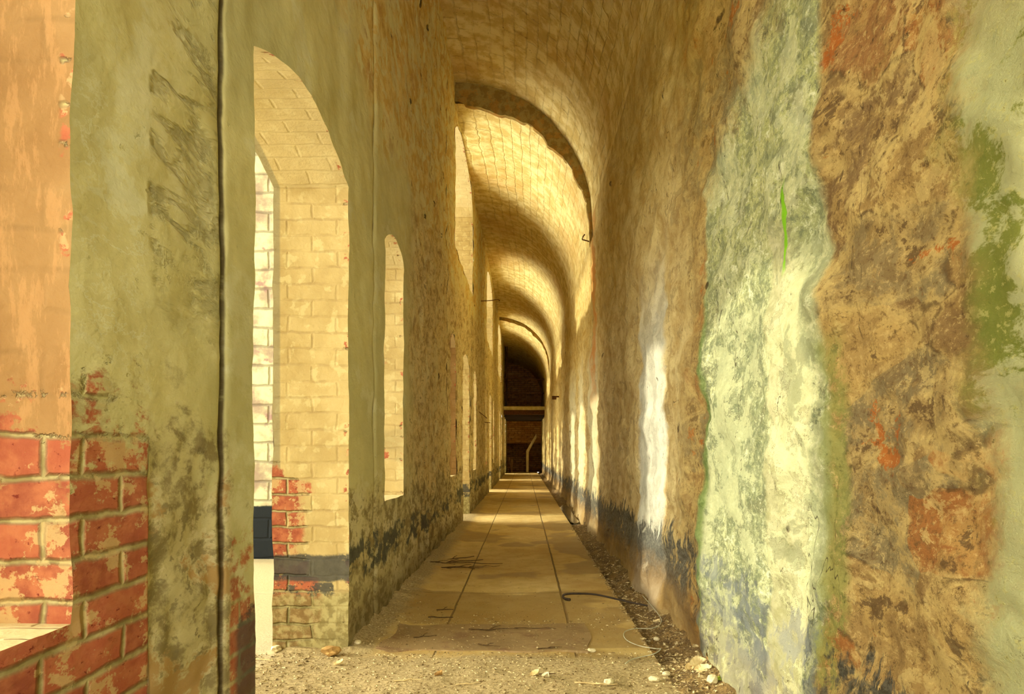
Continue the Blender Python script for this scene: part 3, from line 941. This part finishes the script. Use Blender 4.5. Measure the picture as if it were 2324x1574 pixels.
# bent iron rod on the floor
pts = [(.288, 4.30, .010), (.258, 4.325, .011), (.246, 4.345, .020), (.262, 4.35, .034), (.34, 4.32, .044), (.45, 4.26, .050), (.58, 4.13, .045), (.66, 4.06, .040), (.725, 4.02, .035)]
v, f = tube(smooth_pts(pts, 4), [.0085 - .0035 * k_ / 32 for k_ in range(33)])
put(mesh_obj('iron_rod', v, f, M['darkmetal']), 'long dark bent iron rod lying across the slabs to the gutter', 'rod')
# pale wire
def gp(px, py, dz=0):                        # a point on the floor seen at this place
    d = F_PX * CAM_H / (py - VPY); return ((px - VPX) / F_PX * d, d)
w = [(1502, 1362, .03), (1508, 1392, .03), (1505, 1415, .02), (1485, 1428, .01), (1440, 1432, .012), (1417, 1441, .012), (1421, 1456, .01),
     (1450, 1470, .012), (1490, 1481, .02), (1500, 1486, .03), (1485, 1492, .018), (1450, 1496, .008), (1432, 1502, .008), (1419, 1510, .006)]
pts = []
for a, b, h_ in w:
    x_, y_ = gp(a, b); x_ = min(x_, .75); pts.append((x_, y_, max(fz(x_, y_), 0) + h_))
v, f = tube(smooth_pts(pts, 5), .0022, 6)
put(mesh_obj('wire', v, f, M['wire']), 'thin pale kinked wire curling over the gutter edge on the right', 'wire')

# stones, leaves, splinters and twigs one could pick up
def stone_mesh(sx, sy, sz, seed):
    import bmesh
    bm = bmesh.new(); bmesh.ops.create_icosphere(bm, subdivisions=2, radius=1)
    co = np.array([v.co[:] for v in bm.verts])
    k = 1 + .28 * vnoise(co * 1.4 + seed * 7.1) + .12 * vnoise(co * 3 + seed)
    for v_, q in zip(bm.verts, co * k[:, None] * np.array([sx, sy, sz])): v_.co = q
    vs = [v_.co.copy() for v_ in bm.verts]; fs = [tuple(v_.index for v_ in f_.verts) for f_ in bm.faces]
    bm.free(); return vs, fs
def place(name, v, f, mat, px, py, rz, label, cat, group=None, sink=0, tilt=0, dz=0):
    x_, y_ = gp(px, py)
    R_ = Matrix.Rotation(rz, 4, 'Z') @ Matrix.Rotation(tilt, 4, 'X')
    vv = [R_ @ Vector(p) for p in v]; m = min(p.z for p in vv)
    base = fz(x_, y_)
    vv = [p - Vector((0, 0, m)) for p in vv]
    o = mesh_obj(name, vv, f, mat, smooth=False); o.location = (x_, y_, base - sink + dz)
    return put(o, label, cat, group)
SG = 'loose stones on the floor'
for i, (px, py, s, lab) in enumerate((
        (752, 1490, .042, 'wedge of broken stone at the foot of the near doorway pier'),
        (628, 1478, .030, 'pale stone at the outer corner of the doorway pier'),
        (1484, 1548, .022, 'pale rounded stone alone in the lower right of the floor'),
        (1382, 1556, .024, 'cream stone beside the long splinter at the bottom edge'),
        (812, 1470, .020, 'small dark-edged stone where the pier meets the mat'),
        (1512, 1536, .020, 'small stone left of the dry leaves'),
        (1617, 1567, .028, 'pale stone at the bottom right against the wall foot'),
        (1342, 1478, .020, 'small stone by the right end of the mat'),
        (1490, 1440, .016, 'small pale stone in the gutter inside the wire loop'))):
    v, f = stone_mesh(s, s * .8, s * .55, i + 1)
    place('stone', v, f, M['stonechip'] if i != 0 else M['leafdark'], px, py, i * 1.3, lab, 'stone', SG, s * .15)
def leaf_mesh(L, Wd, curl, seed):
    r_ = random.Random(seed); n_, m_ = 9, 5; top = []
    for i in range(n_):
        t_ = i / (n_ - 1); wd = Wd * (math.sin(math.pi * min(max(t_, .04), .97)) ** .7) * (1 + r_.uniform(-.15, .15))
        for j in range(m_):
            u = (j / (m_ - 1) - .5) * 2
            top.append((L * (t_ - .5), u * wd, curl * u * u * (0.5 + t_) + curl * .6 * (t_ - .4) ** 2 + r_.uniform(-.1, .1) * curl))
    v = top + [(a, b, c - .0012) for a, b, c in top]; N = len(top); f = []
    for i in range(n_ - 1):
        for j in range(m_ - 1):
            a = i * m_ + j; q = (a, a + 1, a + m_ + 1, a + m_)
            f.append(q[::-1]); f.append(tuple(N + k_ for k_ in q))
    ring_ = [j for j in range(m_)] + [i * m_ + m_ - 1 for i in range(1, n_)] + [(n_ - 1) * m_ + j for j in range(m_ - 2, -1, -1)] + [i * m_ for i in range(n_ - 2, 0, -1)]
    for k_ in range(len(ring_)):
        a, b = ring_[k_], ring_[(k_ + 1) % len(ring_)]; f.append((a, b, N + b, N + a))
    return v, f
LG = 'dry leaves by the right wall'
for i, (px, py, L, Wd, lab, mt, rz, tl) in enumerate((
        (1583, 1522, .075, .030, 'large pale folded dry leaf at the foot of the right wall', 'leaf', .3, .5),
        (1595, 1539, .070, .026, 'pale dry leaf just below the large folded leaf', 'leaf', -.2, .35),
        (1562, 1524, .045, .018, 'small cream leaf left of the large folded leaf', 'leaf', .9, .4),
        (1607, 1518, .045, .018, 'small dark curled leaf behind the large folded leaf', 'leafdark', 1.4, .5),
        (1478, 1470, .050, .018, 'brown dry leaf under the wire by the gutter', 'leafdark', .1, .2),
        (1490, 1407, .040, .012, 'narrow pale leaf in the gutter below the iron rod end', 'leaf', -.5, .2),
        (1213, 1534, .040, .016, 'light dry leaf in the lower middle of the floor', 'leaf', .4, .2),
        (1238, 1539, .036, .014, 'white-edged leaf scrap in the lower middle, right of another', 'stonechip', -.6, .3),
        (995, 1533, .034, .010, 'small brown leaf scrap on the earth, lower middle', 'leafdark', .0, .3),
        (768, 1513, .040, .014, 'pale leaf scrap on the earth in front of the pier', 'leaf', .2, .2))):
    v, f = leaf_mesh(L, Wd, .014, i)
    place('dry_leaf', v, f, M[mt], px, py, rz, lab, 'leaf', LG, .001, tl)
TG = 'twigs and splinters on the floor'
def twig_mesh(L, r0, seed, side):
    r_ = random.Random(seed)
    p = [(L * (k_ / 5 - .5), r_.uniform(-.04, .04) * L, r0 + r_.uniform(0, .03) * L) for k_ in range(6)]
    v, f = tube(smooth_pts(p, 3), [r0 * (1 - .5 * k_ / 15) for k_ in range(16)], 6)
    if side:
        b0 = Vector(p[2]); e_ = b0 + Vector((L * .25, side * L * .18, .01)); n0 = len(v)
        v2, f2 = tube([b0, (b0 + e_) / 2 + Vector((0, 0, .004)), e_], [r0 * .7, r0 * .6, r0 * .4], 5)
        v += v2; f += [tuple(n0 + k_ for k_ in q) for q in f2]
    return v, f
tw = [(1352, 1558, .17, .0045, -.15, 0, 'twigpale', 'long pale wood splinter at the bottom edge right of the cream stone'),
      (925, 1549, .11, .0035, .15, 0, 'twigpale', 'pale straw on the earth left of middle at the bottom'),
      (1062, 1553, .10, .003, .25, 0, 'twigpale', 'thin straw lying slanted near the bottom middle'),
      (595, 1497, .12, .003, -.3, 0, 'twigpale', 'pale straw just outside the near doorway'),
      (1235, 1530, .10, .003, .2, 0, 'twig', 'short brown twig lying slanted in the lower middle right'),
      (1120, 1432, .26, .004, .1, 1, 'twig', 'long dark forked twig at the far edge of the mat'),
      (1215, 1429, .22, .003, -.02, 0, 'twig', 'straight dark twig along the far edge of the mat, right side'),
      (965, 1447, .12, .003, .35, 1, 'twig', 'small forked twig on the left part of the mat'),
      (1248, 1475, .12, .003, .3, -1, 'twig', 'forked twig on the right part of the mat'),
      (1110, 1470, .12, .003, -.4, 1, 'twig', 'tangled little twig in the middle of the mat'),
      (1000, 1401, .14, .004, .02, 0, 'twig', 'straight dark twig on the slabs beyond the mat'),
      (1025, 1277, .55, .006, .35, 1, 'twig', 'long forked branch on the slabs by the left wall'),
      (1010, 1290, .50, .005, -.2, -1, 'twig', 'bent branch lying across the others by the left wall'),
      (1050, 1288, .45, .005, .05, 1, 'twig', 'lowest branch of the little heap by the left wall'),
      (1080, 1279, .45, .004, -.1, 0, 'twig', 'thin straight twig right of the little branch heap'),
      (1035, 1268, .40, .005, .7, 1, 'twig', 'topmost branch of the little heap by the left wall'),
      (1000, 1280, .30, .004, -.5, 1, 'twig', 'short crooked branch on the wall side of the little heap'),
      (1100, 1286, .25, .003, .15, -1, 'twig', 'thin forked twig between the branch heap and the slab joint'),
      (1010, 1383, .10, .004, .2, 1, 'twig', 'short dark twig among the litter beyond the mat'),
      (1530, 1487, .10, .003, .1, 0, 'twig', 'thin dark twig at the foot of the right wall behind the wire'),
      (1450, 1340, .16, .004, -.8, 1, 'twig', 'dark twig in the gutter beyond the iron rod')]
for i, (px, py, L, r0, rz, sd_, mt, lab) in enumerate(tw):
    v, f = twig_mesh(L, r0, i + 3, sd_)
    place('twig', v, f, M[mt], px, py, rz, lab, 'twig', TG, 0, dz=.010 if 'mat' in lab and 'beyond' not in lab else 0)

# uncountable crumbs of mortar, bark and straw
def litter(name, pts, smin, smax, mat, label):
    n = len(pts)
    s = smin + (smax - smin) * rng.random(n) ** 4.5
    base = np.array([[1, 0, 0], [-.6, .8, 0], [-.5, -.8, 0], [.1, .1, .75]])
    fcs = np.array([[0, 1, 3], [1, 2, 3], [2, 0, 3]])
    a = rng.random(n) * 2 * math.pi
    B = base[None] * (1 + .5 * (rng.random((n, 4, 3)) - .5)) * s[:, None, None]
    B[:, :, 0] *= (1 + 1.6 * rng.random(n) ** 2)[:, None]
    B[:, :, 2] *= .8
    ca, sa = np.cos(a)[:, None], np.sin(a)[:, None]
    X = B[:, :, 0] * ca - B[:, :, 1] * sa; Y = B[:, :, 0] * sa + B[:, :, 1] * ca
    V = np.stack([X + pts[:, 0:1], Y + pts[:, 1:2], B[:, :, 2] + pts[:, 2:3]], -1).reshape(-1, 3)
    Fc = (fcs[None] + 4 * np.arange(n)[:, None, None]).reshape(-1, 3)
    o = mesh_obj(name, V, [tuple(int(q) for q in r) for r in Fc], mat, smooth=False)
    o['kind'] = 'stuff'; o['label'] = label; o['category'] = 'litter'
def scatter(n, x0, x1, y0, y1, fn=None):
    x = x0 + (x1 - x0) * rng.random(n); y = y0 + (y1 - y0) * rng.random(n)
    if fn is not None:
        k = rng.random(n) < fn(x, y); x, y = x[k], y[k]
    z = np.where(x > GUT, gutter_z(x, y), floor_z(x, y))
    return np.stack([x, y, z], 1)
A = np.concatenate([scatter(17000, -1.6, .78, 2.35, 3.2), scatter(7000, XL + .02, .78, .8, 2.35)])
B = scatter(9000, XL, GUT, 3.2, 5.4, lambda x, y: np.clip(.02 + .9 * np.exp(-((y - 3.78) / .13) ** 2) + .9 * np.clip((-.55 - x) / .25, 0, 1) * np.clip((4.6 - y), 0, 1) + .12 * (y < 4.3), 0, 1))
Bm = scatter(900, XL, .3, 3.2, 3.75); Bm[:, 2] += .009 * (Bm[:, 0] > -.72)
C2 = scatter(2500, XL, GUT, 5.0, 11, lambda x, y: .03 + .9 * np.clip((-.62 - x) / .2, 0, 1))
litter('earth_crumbs', np.concatenate([A, B, Bm, C2]), .0010, .0078, M['litter'], 'pale crumbs of mortar, straw and chippings strewn over the earth and slabs')
G1 = scatter(9000, GUT - .02, .80, 2.6, 9.0, lambda x, y: np.clip(1.4 - y / 8, 0, 1))
litter('gutter_gravel', G1, .002, .014, M['litter'], 'dark gravel and leaf crumbs filling the gutter along the right wall')

# shallow water standing in the gutter
def f_water():
    P, x, y, z = pos()
    return (92, 78, 50), noise(P, 9, 2), .0015
wm = material('still_water', f_water, rough=.04, spec=.6)
ang = np.linspace(0, 2 * math.pi, 64, endpoint=False)
rx = .085 * (1 + .25 * vnoise(np.stack([np.cos(ang) * 2, np.sin(ang) * 2, ang * 0], 1)))
ry = 1.55 * (1 + .12 * vnoise(np.stack([np.cos(ang) * 3, np.sin(ang) * 3, ang * 0 + 5], 1)))
top = [(.685 + a_ * math.cos(t_), 10.6 + b_ * math.sin(t_), -.010) for a_, b_, t_ in zip(rx, ry, ang)]
v = top + [(a_, b_, -.024) for a_, b_, c_ in top]
f = [tuple(range(64)), tuple(range(127, 63, -1))] + [(i, i + 64, (i + 1) % 64 + 64, (i + 1) % 64) for i in range(64)]
put(mesh_obj('puddle', v, f, wm, smooth=False), 'narrow puddle lying in the gutter by the second lit doorway stripe', 'puddle')

# plants: small moss tuft at the bottom right
moss_m = material('moss_green', f_flat((120, 140, 30), (168, 180, 60), 80, .002))
pp = []
x_, y_ = gp(1628, 1563)
for k_ in range(160):
    r_ = .022 * math.sqrt(random.random()); a_ = random.random() * 6.28
    pp.append((x_ + r_ * math.cos(a_) * 1.3, y_ + r_ * math.sin(a_), fz(x_, y_) + .004))
litter('moss_tuft', np.array(pp), .003, .007, moss_m, 'tiny bright green moss tuft at the foot of the right wall')
bpy.context.view_layer.update()
